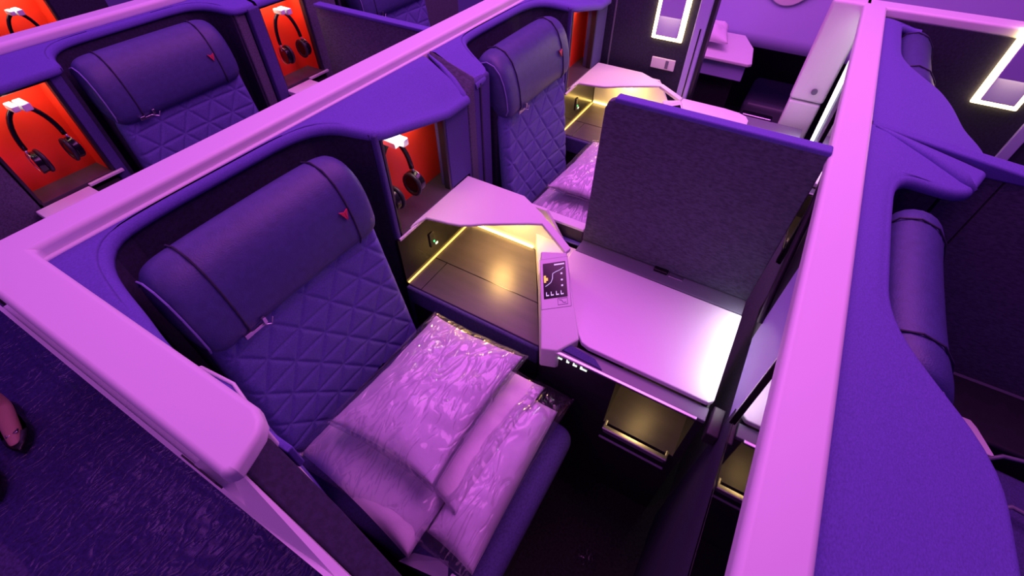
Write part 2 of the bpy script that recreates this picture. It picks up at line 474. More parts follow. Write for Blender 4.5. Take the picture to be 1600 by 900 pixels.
def make_seat(dx=0, dy=0):
    t = thing('suite_seat', (0.38 + dx, .5 + dy, 0), 'purple-lit quilted seat nearest the camera, holding the bagged bedding', 'seat', 'suite seats')
    # quilted backrest
    bm = bmesh.new()
    n1, n2 = 190, 190
    def back(u, v):
        z = lerp(0.47, 1.02, v)
        half = lerp(0.275, 0.245, v)
        x = 0.402 + (u * 2 - 1) * half
        e = min(u, 1 - u) * 2 * half; r = 0.035
        y = lerp(0.765, 0.815, v) + 0.022 * (1 - (u * 2 - 1) ** 2)
        edge = 0
        if e < r: edge = r - math.sqrt(max(0, r * r - (r - e) ** 2))
        q = quilt_height((u * 2 - 1) * half + .013, z - 0.47 + .01)
        y -= 0.0055 * q * min(1, e / 0.02)
        return (x, y + edge, z)
    g = grid(bm, n1, n2, back)
    o = obj('backrest', bm, M['quilt'], t, smooth=True)
    sd = o.modifiers.new('thick', 'SOLIDIFY'); sd.thickness = 0.05; sd.offset = -1
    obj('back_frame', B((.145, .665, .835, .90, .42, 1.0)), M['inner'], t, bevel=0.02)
    # headrest
    bm = bmesh.new()
    prof = [(.792, .940), (.783, .962), (.790, 1.02), (.803, 1.07), (.822, 1.11), (.850, 1.138), (.885, 1.148), (.918, 1.138), (.935, 1.11), (.938, 1.06), (.925, 1.0), (.900, .950), (.86, .930), (.82, .928)]
    cy, cz = .862, 1.040
    L, R_ = .146, .648
    rings = []
    N = 32
    for i in range(N + 1):
        u = i / N * 2 - 1
        x = (L + R_) / 2 + u * (R_ - L) / 2
        e = (1 - abs(u)) * (R_ - L) / 2
        r = .055
        sc = 1.0 if e > r else math.sqrt(max(0, 1 - ((r - e) / r) ** 2)) * 0.25 + 0.75 if e > 0 else 0.75
        wing = -0.012 * (abs(u) ** 3)
        rings.append([bm.verts.new((x, cy + (a - cy) * sc + wing + .008, cz + (b - cz) * sc)) for a, b in prof])
    for i in range(N):
        A, C = rings[i], rings[i + 1]
        for k in range(len(prof)):
            k2 = (k + 1) % len(prof)
            bm.faces.new([A[k], A[k2], C[k2], C[k]])
    for rg, sgn in ((rings[0], -1), (rings[-1], 1)):
        c = bm.verts.new((rg[0].co.x + sgn * .008, sum(v.co.y for v in rg) / len(rg), sum(v.co.z for v in rg) / len(rg)))
        for k in range(len(rg)): bm.faces.new([rg[k], rg[(k + 1) % len(rg)], c])
    hr = obj('headrest', bm, M['leather'], t, smooth=True, subsurf=1)
    for xs in (L + .085, R_ - .075):
        u = (xs - (L + R_) / 2) / ((R_ - L) / 2)
        wing = -0.012 * abs(u) ** 3 + .008
        bm = bmesh.new(); tube(bm, [(xs, a + wing - (.0005 if a < cy else -.0005), b + .0004) for a, b in prof[0:9]], 0.0022, 6)
        obj('seam', bm, M['seam'], hr)
    bm = bmesh.new(); tube(bm, [(L + .004, cy + (a - cy) * .80 - .004, cz + (b - cz) * .80) for a, b in prof[0:9]], 0.0022, 6)
    obj('seam', bm, M['light_seam'], hr)
    # small red triangular badge, split into two facets
    bm = bmesh.new()
    yb = .788
    a_, b_, c_, d_ = (.556, 1.030), (.543, 1.055), (.556, 1.049), (.568, 1.053)
    def onf(p, off=0): return (p[0], .7885 + (p[1] - 1.02) * .28 + off, p[1])
    slab(bm, [onf(a_), onf(b_), onf(c_)], [onf(a_, .004), onf(b_, .004), onf(c_, .004)])
    slab(bm, [onf((a_[0] + .001, a_[1])), onf((c_[0] + .001, c_[1])), onf(d_)], [onf((a_[0] + .001, a_[1]), .004), onf((c_[0] + .001, c_[1]), .004), onf(d_, .004)])
    obj('badge', bm, M['redlogo'], hr)['label'] = 'small red triangle badge'
    # seat-belt clip at the foot of the headrest
    bm = B((.215, .232, .785, .793, .940, .952), (.262, .270, .782, .790, .945, .962), (.232, .262, .788, .794, .938, .946))
    tube(bm, [(.255, .79, .945), (.275, .782, .935), (.285, .785, .948)], .002, 6)
    obj('belt_guide', bm, M['metal'], t, bevel=0.001)['label'] = 'shiny metal belt guide'
    # seat cushion
    bm = bmesh.new()
    slab(bm, [(.10, .135, .468), (.625, .135, .468), (.660, .78, .480), (.105, .78, .480)],
         [(.10, .150, .30), (.615, .150, .30), (.650, .78, .30), (.105, .78, .30)])
    obj('seat_cushion', bm, M['cushion'], t, bevel=0.045, seg=6)
    obj('seat_base', B((.115, .60, .19, .80, .0, .31)), M['dark'], t, bevel=0.01)
    return t

seat = make_seat()
group_seats = 'suite seats'
copy_tree(seat, (DX, 0, 0), 'quilted seat in the middle, between the folded post and the raised divider')
copy_tree(seat, (.44, 1.12, 0), 'quilted seat in the row behind, at upper left')
copy_tree(seat, (1.66, 1.12, 0), 'seat mostly hidden at the top edge beyond the low rear divider')
copy_tree(seat, (.50, -1.24, 0), 'seat in the row ahead, its headrest seen at right centre')
copy_tree(seat, (1.74, -1.24, 0), 'far seat in the row ahead, headrest at upper right below the sconce wall')

# armrest with pale outline beside the aisle wall
t = thing('armrest', (.10, .60, .4), 'slim blue armrest with pale edge between near seat and aisle wall', 'armrest')
arm = [(.088, .765), (.112, .748), (.120, .665), (.104, .60), (.088, .60)]
bm = bmesh.new(); prism(bm, arm, .42, 1.0); obj('body', bm, M['hood'], t, bevel=.003)
bm = bmesh.new(); tube(bm, [(x, y, 1.001) for x, y in arm[:4]], .0035, 8); obj('edge_trim', bm, M['white'], t, smooth=True)

# ---------------------------------------------------------------- headphones and hook in every nook
def make_headset(x, y, z, label):
    t = thing('headphones', (x, y, z - .185), label, 'headphones', 'headphones hanging in the nooks')
    bm = bmesh.new()
    pts = []
    for k in range(21):
        a = math.pi * k / 20
        pts.append((x + .058 * math.cos(a), y + .004 + .012 * math.sin(a), z - .100 + .113 * math.sin(a)))
    tube(bm, pts, .0075, 8); obj('headband', bm, M['black'], t, smooth=True)
    for s in (-1, 1):
        cx = x + s * .056; cz = z - .145
        bm = bmesh.new(); tube(bm, [(cx + s * .006, y, cz), (cx - s * .016, y - .004, cz)], [.037, .033], 20)
        e = obj('ear_cup', bm, M['black'], t, bevel=.004)
        bm = bmesh.new()
        tube(bm, [(cx - s * .017, y - .005 + .030 * math.cos(q * math.pi / 12), cz + .034 * math.sin(q * math.pi / 12)) for q in range(24)], .0065, 8, closed=True)
        obj('ear_pad', bm, M['dark'], e, smooth=True)
        bm = bmesh.new()
        tube(bm, [(cx + s * .007, y + .032 * math.cos(q * math.pi / 12), cz + .036 * math.sin(q * math.pi / 12)) for q in range(24)], .0016, 6, closed=True)
        obj('chrome_ring', bm, M['metal'], e, smooth=True)
        bm = bmesh.new(); tube(bm, [(x + s * .058, y + .004, z - .095), (x + s * .063, y, z - .125)], .004, 8)
        obj('yoke', bm, M['metal'], t, smooth=True)
    return t

def make_hook(x, y, z, label):
    t = thing('headset_hook', (x, y, z), label, 'hook', 'white headset hooks')
    obj('hook_block', B((x - .020, x - .001, y - .025, y + .03, z + .012, z + .030)), M['white'], t, bevel=.003)
    obj('hook_block', B((x + .003, x + .026, y - .035, y + .03, z + .008, z + .030)), M['white'], t, bevel=.003)
    l = area('hook_spot', (x + .01, y - .026, z + .050), (x, y, z + .015), .06, .02, .25, (1.0, .95, .8))
    return t

h1 = make_headset(.842, .884, 1.052, 'black headphones hanging in the red nook beside the near seat')
k1 = make_hook(.842, .884, 1.052, 'white hook holding headphones in the nook beside the near seat')
for d, lab in (((-.445, 1.10, .01), 'in the left-edge red nook of the row behind'),
               ((.57, 1.11, .01), 'in the red nook at top centre-left, past the rear seat'),
               ((-.01, 2.16, -.01), 'in the red nook at the top left corner')):
    copy_tree(h1, d, 'black headphones hanging ' + lab)
    copy_tree(k1, d, 'white hook holding headphones ' + lab)
    area('hook_spot', (.852 + d[0], .875 + d[1], 1.112 + d[2]), (.842 + d[0], .890 + d[1], 1.0), .05, .02, .09, (1.0, .95, .8))

# ---------------------------------------------------------------- side console of the near suite, and its copy in the middle suite
def make_console():
    t = thing('side_console', (.9, .3, 0), 'side console with white table and warm-lit nook beside the near seat', 'console', 'side consoles')
    # dark body under the low shelf and under the table
    bm = bmesh.new()
    prism(bm, [(.742, .335), (.742, .846), (1.118, .846), (1.118, .555)], .0, .585)
    obj('body', bm, M['dark'], t, bevel=.012)
    bm = bmesh.new()
    prism(bm, [(.742, .335), (.742, .846), (1.118, .846), (1.118, .555)], .585, .600)
    sh = obj('low_shelf', bm, M['desk'], t, bevel=.004)
    bm = B((.8905, .8925, .405, .842, .599, .6012), (.744, .8905, .789, .791, .599, .6012))
    obj('lid_seam', bm, M['black'], sh)
    obj('bumper', B((.728, .745, .335, .846, .52, .597)), M['cushion'], t, bevel=.007)
    # back wall of the nook and side wall with sockets
    bm = bmesh.new(); yz = [(.846, .58), (.846, .787), (.525, .787), (.505, .762), (.432, .652), (.432, .58)]
    slab(bm, [(1.118, y, z) for y, z in yz], [(1.130, y, z) for y, z in yz])
    obj('nook_back', bm, M['white'], t)
    bm = bmesh.new(); prism(bm, [(.944, .452), (1.118, .556), (1.118, .400), (.976, .380)], .601, .672)
    obj('nook_cheek', bm, M['white'], t)
    sw = obj('socket_panel', B((.742, 1.12, .848, .858, .58, .79)), M['black'], t)
    obj('socket', B((.880, .905, .843, .849, .655, .715)), M['dark'], sw, bevel=.003)
    obj('indicator', B((.897, .902, .841, .8435, .672, .677)), M['green'], sw)
    obj('usb_port', B((.905, .916, .841, .8435, .655, .662)), M['icon'], sw)
    # table wing: body, niche for small items, metal strip
    bm = bmesh.new()
    box(bm, .705, 1.10, -.15, .335, .0, .44)
    prism(bm, [(.705, .085), (1.10, .085), (1.10, .53), (.742, .335), (.705, .30)], .44, .665)
    box(bm, .90, 1.10, -.15, .085, .44, .665)
    box(bm, .705, .90, -.15, -.130, .44, .665)
    obj('body', bm, M['dark'], t)
    obj('niche_floor', B((.700, .90, -.130, .085, .44, .446)), M['desk'], t)
    obj('niche_lining', B((.89, .9, -.130, .085, .446, .66)), M['desk'], t)
    bm = bmesh.new(); box(bm, .668, .684, -.118, .080, .440, .462); box(bm, .668, .705, -.118, -.108, .440, .455); box(bm, .668, .705, .070, .080, .440, .455)
    obj('niche_rail', bm, M['metal'], t, bevel=.003)['label'] = 'metal rail across the lit niche'
    obj('niche_rail', B((.655, .662, -.118, .080, .425, .431)), M['dgrey'], t, bevel=.002)
    obj('metal_strip', B((.695, .705, -.130, .305, .672, .680)), M['metal'], t, bevel=.002)
    obj('apron', B((.703, .745, -.150, .29, .664, .678)), M['dgrey'], t, bevel=.003)
    # release lever beneath the table edge
    bm = bmesh.new(); slab(bm, [(.712, .285, .684), (.738, .275, .690), (.728, .16, .688), (.708, .13, .682)], [(.712, .285, .676), (.738, .275, .676), (.728, .16, .676), (.708, .13, .676)])
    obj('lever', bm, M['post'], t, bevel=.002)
    # row of tiny seat-control marks
    for k, (y0, w_) in enumerate(((.272, .026), (.232, .008), (.212, .012), (.190, .020))):
        bm = bmesh.new()
        box(bm, .7015, .7052, y0 - w_, y0, .648, .652)
        box(bm, .7015, .7052, y0 - w_ * .3, y0, .648, .658 if k != 1 else .664)
        obj('control_mark', bm, M['icon'], t)
    # white top
    bm = bmesh.new()
    drop(bm, [(1.080, -.152, .700), (1.080, .398, .704), (1.000, .392, .706), (.975, .372, .705), (.775, .236, .700), (.752, .214, .700), (.745, .19, .700), (.745, -.140, .700), (.757, -.152, .700)], .018)
    tp = obj('table_top', bm, M['white_table'], t, bevel=.004)
    obj('back_rail', B((1.082, 1.166, -.150, .390, .60, .702)), M['dgrey'], t, bevel=.003)
    # control fin between nook and table
    bm = bmesh.new()
    P1, P2, P3, P4 = (.938, .448, .785), (.970, .375, .789), (.755, .223, .702), (.682, .305, .685)
    slab(bm, [P1, P4, (.697, .262, .688), P3, P2], [(.938, .448, .60), (.682, .305, .60), (.697, .262, .60), (.755, .223, .60), (.970, .375, .60)])
    fin = obj('control_fin', bm, M['white'], t, bevel=.005)
    # rectangle of the touch panel, in the plane of the fin: a runs down, b runs across
    S00, S01, S10, S11 = Vector((.9028, .4218, .7706)), Vector((.9422, .3667, .7787)), Vector((.8094, .3656, .7337)), Vector((.8493, .3090, .7419))
    def onfin(a, b): return S00.lerp(S10, a).lerp(S01.lerp(S11, a), b)
    nrm = (S10 - S00).cross(S01 - S00).normalized()
    if nrm.z < 0: nrm = -nrm
    def patch(name, a0, a1, b0, b1, h, m, par, lift=0.0):
        bm = bmesh.new()
        c = [onfin(a, b) + nrm * (h + lift) for a, b in ((a0, b0), (a1, b0), (a1, b1), (a0, b1))]
        d = [p - nrm * (h + .003) for p in c]
        slab(bm, c, d)
        return obj(name, bm, m, par)
    patch('bezel', -.13, 1.27, -.12, 1.12, .0010, M['white'], fin)
    bm = bmesh.new(); tube(bm, [onfin(a, b) + nrm * .001 for a, b in ((-.13, -.12), (1.27, -.12), (1.27, 1.12), (-.13, 1.12))], .0006, 5, closed=True)
    obj('bezel_line', bm, M['ink'], fin)
    scr = patch('touch_screen', 0, 1, 0, 1, .0020, M['black'], fin)
    patch('screen_icon', .05, .09, .50, .95, .0005, M['iconw'], scr, .0020)
    patch('screen_glow', .35, .55, .03, .12, .0005, M['amber'], scr, .0020)
    patch('screen_glow', .42, .50, .12, .20, .0005, M['amber'], scr, .0020)
    # little seat drawing on the screen
    bm = bmesh.new()
    tube(bm, [onfin(a, b) + nrm * .003 for a, b in ((.18, .90), (.24, .75), (.28, .55), (.32, .42), (.46, .40), (.56, .33), (.62, .20), (.66, .08))], .0010, 5)
    obj('screen_icon', bm, M['iconw'], scr)
    for a in (.32, .50, .66):
        patch('screen_icon', a, a + .045, .76, .84, .0005, M['iconw'], scr, .0020)
    for b in (.10, .30, .52, .72):
        patch('screen_icon', .82, .93, b, b + .03, .0005, M['iconw'], scr, .0020)
        patch('screen_icon', .90, .93, b, b + .12, .0005, M['iconw'], scr, .0020)
    # outlined key below the screen
    bm = bmesh.new()
    c = [onfin(a, b) + nrm * .0016 for a, b in ((1.03, .58), (1.03, .98), (1.20, .98), (1.20, .58))]
    tube(bm, c, .0008, 5, closed=True)
    tube(bm, [onfin(a, b) + nrm * .0018 for a, b in ((1.07, .64), (1.08, .74), (1.15, .80), (1.15, .92))], .0008, 5)
    obj('key_outline', bm, M['ink'], fin)
    # white bridge over the nook
    bm = bmesh.new()
    top = [(.785, .858), (.872, .838), (.888, .760), (.899, .722), (.918, .690), (.945, .655), (1.020, .535), (1.042, .492), (1.058, .484), (1.085, .520), (1.140, .62), (1.140, .866), (1.0, .866), (.90, .862)]
    prism(bm, top, .788, .800)
    br = obj('bridge', bm, M['white'], t, bevel=.005)
    bm = bmesh.new()
    slab(bm, [(1.040, .500, .800), (1.066, .492, .800), (.992, .372, .791), (.966, .378, .790)],
         [(1.040, .500, .786), (1.066, .492, .786), (.992, .372, .776), (.966, .378, .776)])
    obj('bridge_leg', bm, M['white'], t, bevel=.003)
    obj('ledge', B((.752, .875, .845, .852, .782, .792)), M['white'], t, bevel=.002)
    # light strips in the nook
    obj('light_strip', B((1.111, 1.118, .565, .842, .604, .610)), M['warm'], t)['label'] = 'glowing warm light strip'
    obj('light_strip', B((.745, 1.105, .842, .847, .602, .606)), M['warmdim'], t)['label'] = 'dim amber light strip'
    return t

con = make_console()
con2 = copy_tree(con, (DX, 0, 0), 'far side console with lit white nook beside the middle seat, partly behind the divider')
bm = bmesh.new(); prism(bm, [(2.20, .40), (2.20, .075), (2.27, .078), (2.305, .095), (2.325, .13), (2.335, .20), (2.335, .40)], .703, .713)
obj('side_ledge', bm, M['white_table'], con2, bevel=.003)
for dx in (0, DX):
    area('nook_glow', (1.05 + dx, .66, .776), (1.01 + dx, .63, .6), .07, .12, 1.2, (1.0, .56, .17))
    area('niche_glow', (.86 + dx, -.02, .650), (.80 + dx, .0, .45), .04, .12, .22, (1.0, .62, .22))
    area('table_lamp', (.92 + dx, -.180, .775), (.92 + dx, -.13, .7), .34, .012, .20, (1.0, .93, .97), 110)

# ---------------------------------------------------------------- divider between the near and the middle seat
t = thing('privacy_divider', (1.155, .12, .7), 'large raised dark fabric divider standing behind the white table', 'divider', 'privacy dividers')
bm = bmesh.new()
pl = [(-.150, .705), (.390, .705), (.386, 1.17), (.378, 1.192), (.360, 1.2), (-.150, 1.2)]
slab(bm, [(1.139, y, z) for y, z in pl], [(1.164, y, z) for y, z in pl])
obj('panel', bm, M['fabric'], t, bevel=.004)
obj('top_edge', B((1.137, 1.172, -.150, .362, 1.192, 1.206)), M['hood'], t, bevel=.005)
obj('latch', B((1.122, 1.140, .09, .135, .700, .712)), M['black'], t, bevel=.003)
obj('latch', B((1.122, 1.140, .04, .085, .700, .704)), M['metal'], t, bevel=.001)

t = thing('low_partition', (1.16, .6, 0), 'low dark partition with pink-lit cap beside the middle seat', 'partition')
obj('wall_panel', B((1.140, 1.170, .395, .846, .0, .735)), M['dark'], t)
obj('cap', B((1.140, 1.176, .392, .560, .735, .745)), M['white'], t, bevel=.002)
obj('step', B((1.126, 1.14, .392, .50, .680, .688)), M['hood'], t, bevel=.002)

# low divider of the rear row
t = thing('privacy_divider', (1.53, 1.7, .6), 'low purple-topped divider in the row behind, at top centre', 'divider', 'privacy dividers')
obj('panel', B((1.522, 1.556, 1.12, 1.91, .0, 1.085)), M['fabric'], t, bevel=.004)
obj('top_edge', B((1.519, 1.560, 1.12, 1.913, 1.083, 1.097)), M['hood'], t, bevel=.004)

# dark divider in the row ahead
t = thing('privacy_divider', (1.45, -1.0, .6), 'dark fabric divider beyond the headrest in the row ahead, at right edge', 'divider', 'privacy dividers')
obj('panel', B((1.43, 1.46, -.553, -.47, .0, 1.12), (1.43, 1.46, -1.85, -.557, .0, 1.12)), M['fabric'], t, bevel=.002)
obj('side_rail', B((1.405, 1.43, -1.85, -.60, .455, .470), (1.405, 1.43, -1.85, -.60, .40, .405)), M['dgrey'], t, bevel=.003)

# ---------------------------------------------------------------- screens on the partition ahead
def make_screen():
    t = thing('video_screen', (.38, -.175, .8), 'glossy dark video screen ahead of the near seat, mirroring the table', 'screen', 'video screens')
    obj('glass', B((.12, .655, -.192, -.187, .800, 1.16)), M['glass'], t)
    bm = B((.655, .664, -.194, -.180, .788, 1.165), (.10, .664, -.194, -.186, .786, .800), (.10, .12, -.194, -.18, .788, 1.165))
    obj('bezel', bm, M['black'], t, bevel=.002)
    return t
sc = make_screen()
copy_tree(sc, (DX - .02, 0, 0), 'narrow sliver of the video screen ahead of the middle seat, by the right rail')

def make_front(dx, label, lit):
    t = thing('screen_surround', (.9 + dx, -.16, .5), label, 'panel', 'surrounds beside the screens')
    obj('side_panel', B((.666 + dx, .98 + dx, -.198, -.188, .73, 1.164)), M['sidewall'], t, bevel=.002)
    bm = bmesh.new()
    slab(bm, [(.98 + dx, -.190, .70), (1.13 + dx, -.190, .70), (1.13 + dx, -.184, 1.164), (.98 + dx, -.190, 1.164)],
         [(.98 + dx, -.2, .70), (1.13 + dx, -.2, .70), (1.13 + dx, -.2, 1.164), (.98 + dx, -.2, 1.164)])
    obj('corner_panel', bm, M['dark'], t)
    bm = bmesh.new()
    tube(bm, [(.975 + dx, -.182, .80), (1.03 + dx, -.178, .87), (1.118 + dx, -.170, 1.06), (1.20 + dx, -.164, 1.15)], .008, 10)
    obj('slanted_trim', bm, M['whitereflection'] if lit else M['dark'], t, smooth=True)
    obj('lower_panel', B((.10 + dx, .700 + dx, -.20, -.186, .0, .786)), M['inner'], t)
    obj('shelf_edge', B((.66 + dx, .745 + dx, -.186, -.156, .655, .700)), M['dark'], t, bevel=.004)
    return t
make_front(0, 'dark and lavender surround between near table and screen', False)

# ---------------------------------------------------------------- far end of the middle suite: door post, sconce wall
t = thing('side_wall_panel', (2.40, .7, 0), 'dark wall with glowing sconce and switch plate at top centre', 'wall panel', 'sconce walls')
obj('panel', B((2.36, 2.44, .445, 1.02, 0, 1.165)), M['inner'], t)
fr = obj('door_track', B((2.345, 2.375, .392, .442, .30, 1.2)), M['sidewall'], t, bevel=.004)
obj('track_slot', B((2.343, 2.346, .408, .414, .68, 1.02)), M['black'], fr)
obj('door_edge', B((2.375, 2.44, .375, .445, 0, 1.2)), M['dark'], t, bevel=.004)
sp = obj('switch_plate', B((2.352, 2.361, .485, .60, .815, .865)), M['white'], t, bevel=.003)
obj('rocker', B((2.350, 2.353, .515, .530, .822, .858)), M['dgrey'], sp)
obj('rear_strip', B((2.354, 2.361, .818, .824, .74, 1.16)), M['dgrey'], t)

def make_sconce(y, x, label):
    t = thing('wall_sconce', (x, y, 1.06), label, 'wall lamp', 'glowing wall sconces')
    obj('glow_edge', B((x - .012, x - .002, y - .072, y + .072, .946, 1.22)), M['sconce'], t, bevel=.006)['label'] = 'glowing yellow edge'
    obj('cover', B((x - .030, x - .012, y - .052, y + .052, .966, 1.21)), M['sidewall'], t, bevel=.004)
    return t
make_sconce(.552, 2.36, 'tall wall sconce with glowing yellow edges at top centre')
make_sconce(-.70, 2.35, 'slanting wall sconce with glowing yellow edges at the upper right corner')
area('sconce_light', (2.30, .55, 1.08), (2.0, .55, .8), .1, .2, .5, (1, .75, .35))
area('sconce_light', (2.29, -.70, 1.08), (2.0, -.7, .8), .1, .2, .5, (1, .75, .35))

t = thing('side_wall_panel', (2.40, -1.0, 0), 'dark wall carrying the right-hand sconce in the row ahead', 'wall panel', 'sconce walls')
obj('panel', B((2.35, 2.43, -1.9, -.222, 0, 1.166)), M['inner'], t)
obj('track', B((2.335, 2.35, -.86, -.82, .2, .93)), M['sidewall'], t, bevel=.003)

t = thing('door_post', (2.42, -.10, 0), 'pink-lit white door post with round latch, left of the right rail', 'post')
obj('upper_section', B((2.36, 2.44, -.178, -.040, .812, 1.20)), M['white'], t, bevel=.012)
obj('lower_section', B((2.36, 2.44, -.174, -.044, .0, .806)), M['white'], t, bevel=.010)
bm = bmesh.new(); tube(bm, [(2.352, -.125, .86), (2.362, -.125, .86)], .012, 20)
obj('latch', bm, M['dgrey'], t)
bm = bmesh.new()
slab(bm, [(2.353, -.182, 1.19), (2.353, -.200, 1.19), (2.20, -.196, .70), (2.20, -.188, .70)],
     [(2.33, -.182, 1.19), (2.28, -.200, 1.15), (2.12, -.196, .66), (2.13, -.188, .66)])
obj('reflection_strip', bm, M['whitereflection'], t)['label'] = 'glowing strip standing in for a white reflection'  # reflection of the pale cabin side, added as a glowing strip

# ---------------------------------------------------------------- window side beyond the far aisle
bm = bmesh.new()
def sidewall(u, v):
    y = lerp(-1.4, 2.6, u); a = lerp(0, 1, v)
    z = lerp(.70, 2.3, a); x = 3.25 + .28 * math.sin(a * math.pi * .5) - .45 * a ** 2.5
    return (x, y, z)
grid(bm, 24, 24, sidewall)
o = obj('wall_window_side', bm, M['sidewall'], smooth=True); o['kind'] = 'structure'; o['label'] = 'curved purple-lit cabin side wall'
sd = o.modifiers.new('t', 'SOLIDIFY'); sd.thickness = .03
struct('wall_window_side_lower', B((4.02, 4.10, -1.4, 2.6, 0, 1.2)), M['dark'], label='dark lower cabin side wall')
t = thing('window_side_table', (3.0, .38, 0), 'pink-lit white side table beyond the far aisle, at top right of centre', 'table')
bm = bmesh.new(); prism(bm, [(2.78, .20), (2.80, .185), (3.02, .22), (3.20, .30), (3.20, .75), (2.78, .60)], .745, .765)
obj('table_top', bm, M['white'], t, bevel=.006)
bm = bmesh.new(); prism(bm, [(2.80, .21), (3.00, .24), (3.16, .31), (3.16, .72), (2.80, .58)], .66, .745)
obj('drawer_front', bm, M['sidewall'], t, bevel=.006)
bm = bmesh.new(); prism(bm, [(2.84, .25), (3.0, .27), (3.12, .33), (3.12, .70), (2.84, .56)], .0, .66)
obj('body', bm, M['dark'], t)
t = thing('footrest', (3.5, .05, 0), 'glossy dark footrest with metal bar beyond the far aisle', 'footrest')
obj('pad', B((3.45, 3.92, -.10, .20, .0, .30)), M['dgrey'], t, bevel=.04, seg=5)
obj('bar', B((3.28, 3.34, -.02, .17, .24, .29)), M['metal'], t, bevel=.01)
obj('front', B((3.30, 3.44, -.10, .22, .0, .18)), M['black'], t, bevel=.01)
bm = bmesh.new()
rr_ = [(3.262, .17 + .15 * math.cos(k * math.pi / 20), 1.13 + .21 * math.sin(k * math.pi / 20)) for k in range(40)]
slab(bm, rr_, [(x + .10, y, z) for x, y, z in rr_])
w1 = struct('window_1', bm, M['white'], bevel=.006, label='pale oval window surround on the curved side wall')
# ---------------------------------------------------------------- rear row: shells, nooks, consoles
def shell_rear(pts, notch, x0, x1, label, yr=2.144, cub=None, z0=.80, s0=.12, s1=.12, group='seat shells'):
    t = thing('seat_shell', ((x0 + x1) / 2, yr - .1, 0), label, 'seat shell', group)
    hood(t, pts, yr, x0, s0, x1, s1)
    zf = lambda x, y: zfun(x, y, yr, x0, s0, x1, s1) - .012
    if notch: notch_wall(t, notch, zf, .30)
    return t
NR = [(.556, 1.97), (.560, 2.02), (.575, 2.07), (.61, 2.105), (.67, 2.12), (1.02, 2.12), (1.09, 2.11), (1.135, 2.08), (1.16, 2.03), (1.17, 1.975)]
t = shell_rear([(.10, 1.968), (.50, 1.968), (.545, 1.968)] + NR + [(1.18, 1.965), (1.27, 1.965)], NR, .1, 1.27,
               'purple fabric shell around the rear-row seat at upper left')
cubby(t, .275, .500, 1.975, 2.075, .80, 1.135, 1.135, xin=.50, light=1.2)
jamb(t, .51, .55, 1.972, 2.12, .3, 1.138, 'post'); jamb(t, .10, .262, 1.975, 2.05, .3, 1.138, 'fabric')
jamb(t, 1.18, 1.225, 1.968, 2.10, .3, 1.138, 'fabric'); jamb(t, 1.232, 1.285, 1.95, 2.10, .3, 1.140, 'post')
NR2 = [(x + 1.17, y) for x, y in NR]
t = shell_rear([(1.285, 1.968), (1.50, 1.968), (1.69, 1.968)] + NR2 + [(2.34, 1.965)], NR2, 1.28, 2.4,
               'fabric shell of the rear row at the top edge, behind the low divider')
cubby(t, 1.30, 1.515, 1.975, 2.075, .80, 1.135, 1.135, xin=1.515, light=1.2)
jamb(t, 1.53, 1.70, 1.975, 2.10, .3, 1.138, 'fabric')

def rear_console(x0, x1, label):
    t = thing('side_console', ((x0 + x1) / 2, 1.8, 0), label, 'console', 'side consoles')
    bm = bmesh.new(); prism(bm, [(x0 - .04, 1.50), (x1 - .09, 1.50), (x1 - .09, 1.962), (x0 - .04, 1.962)], .775, .795)
    obj('table_top', bm, M['white_table'], t, bevel=.004)
    obj('body', B((x0 - .04, x1, 1.50, 1.968, 0, .774)), M['dark'], t)
    obj('trim', B((x1 - .088, x1 + .03, 1.955, 1.968, .790, .800)), M['white'], t, bevel=.002)
    return t
rear_console(.28, .50, 'small pink-lit console top below the left-edge red nook')
rear_console(1.32, 1.51, 'small pink-lit console top below the top centre-left red nook')

# third row nook at the top left corner
t = thing('seat_shell', (.8, 3.15, 0), 'shell with red nook at the very top left corner', 'seat shell', 'seat shells')
cubby(t, .70, .965, 3.04, 3.17, .78, 1.13, 1.13, xin=.965, light=1.6)
jamb(t, .975, 1.20, 3.04, 3.20, .0, 1.13, 'inner'); jamb(t, .40, .69, 3.04, 3.20, .0, 1.13, 'inner')
obj('cowl', B((.40, 2.4, 3.03, 3.30, 1.13, 1.17)), M['hood'], t, bevel=.01)

# ---------------------------------------------------------------- row ahead: shells seen from behind
N0 = [(.555, -.43), (.585, -.405), (.63, -.365), (.685, -.32), (.73, -.298), (.78, -.288), (1.02, -.286), (1.14, -.288), (1.195, -.30), (1.225, -.33), (1.238, -.40)]
t = shell_rear([(.03, -.455), (.30, -.452), (.50, -.445)] + N0 + [(1.25, -.43), (1.275, -.455), (1.41, -.50)], N0, .1, 1.4,
               'broad purple fabric shell filling the lower right, in front of the right rail', yr=-.220, s0=.16, s1=.20)
N1 = [(min(x + 1.235, 2.33), y) for x, y in N0[:-3]] + [(2.332, -.31), (2.334, -.36)]
t2 = shell_rear([(1.43, -.505), (1.52, -.50), (1.60, -.46)] + [(1.74, -.435)] + N1[1:] , N1, 1.4, 2.4,
               'further purple fabric shell at upper right, in front of the right rail', yr=-.220, s0=.18, s1=.20)
bm = bmesh.new()
slab(bm, [(1.408, -.232, 1.173), (1.436, -.232, 1.174), (1.462, -.60, 1.135), (1.425, -.60, 1.125)], [(1.408, -.232, 1.1), (1.436, -.232, 1.1), (1.462, -.60, 1.11), (1.425, -.60, 1.10)])
obj('fold', bm, M['hood'], t2, bevel=.006)
bm = bmesh.new()
tube(bm, [(1.405, -.240, 1.172), (1.385, -.30, 1.160), (1.355, -.37, 1.147), (1.318, -.44, 1.130), (1.302, -.470, 1.118)], [.003, .009, .014, .019, .010], 12)
obj('crease', bm, M['hood'], t, smooth=True)
bm = B((.03, .50, -.45, -.43, .3, 1.12)); obj('front_panel', bm, M['fabric'], t)
t = thing('side_console', (.9, -.8, 0), 'white-cornered console just past the shell at the right edge', 'console', 'side consoles')
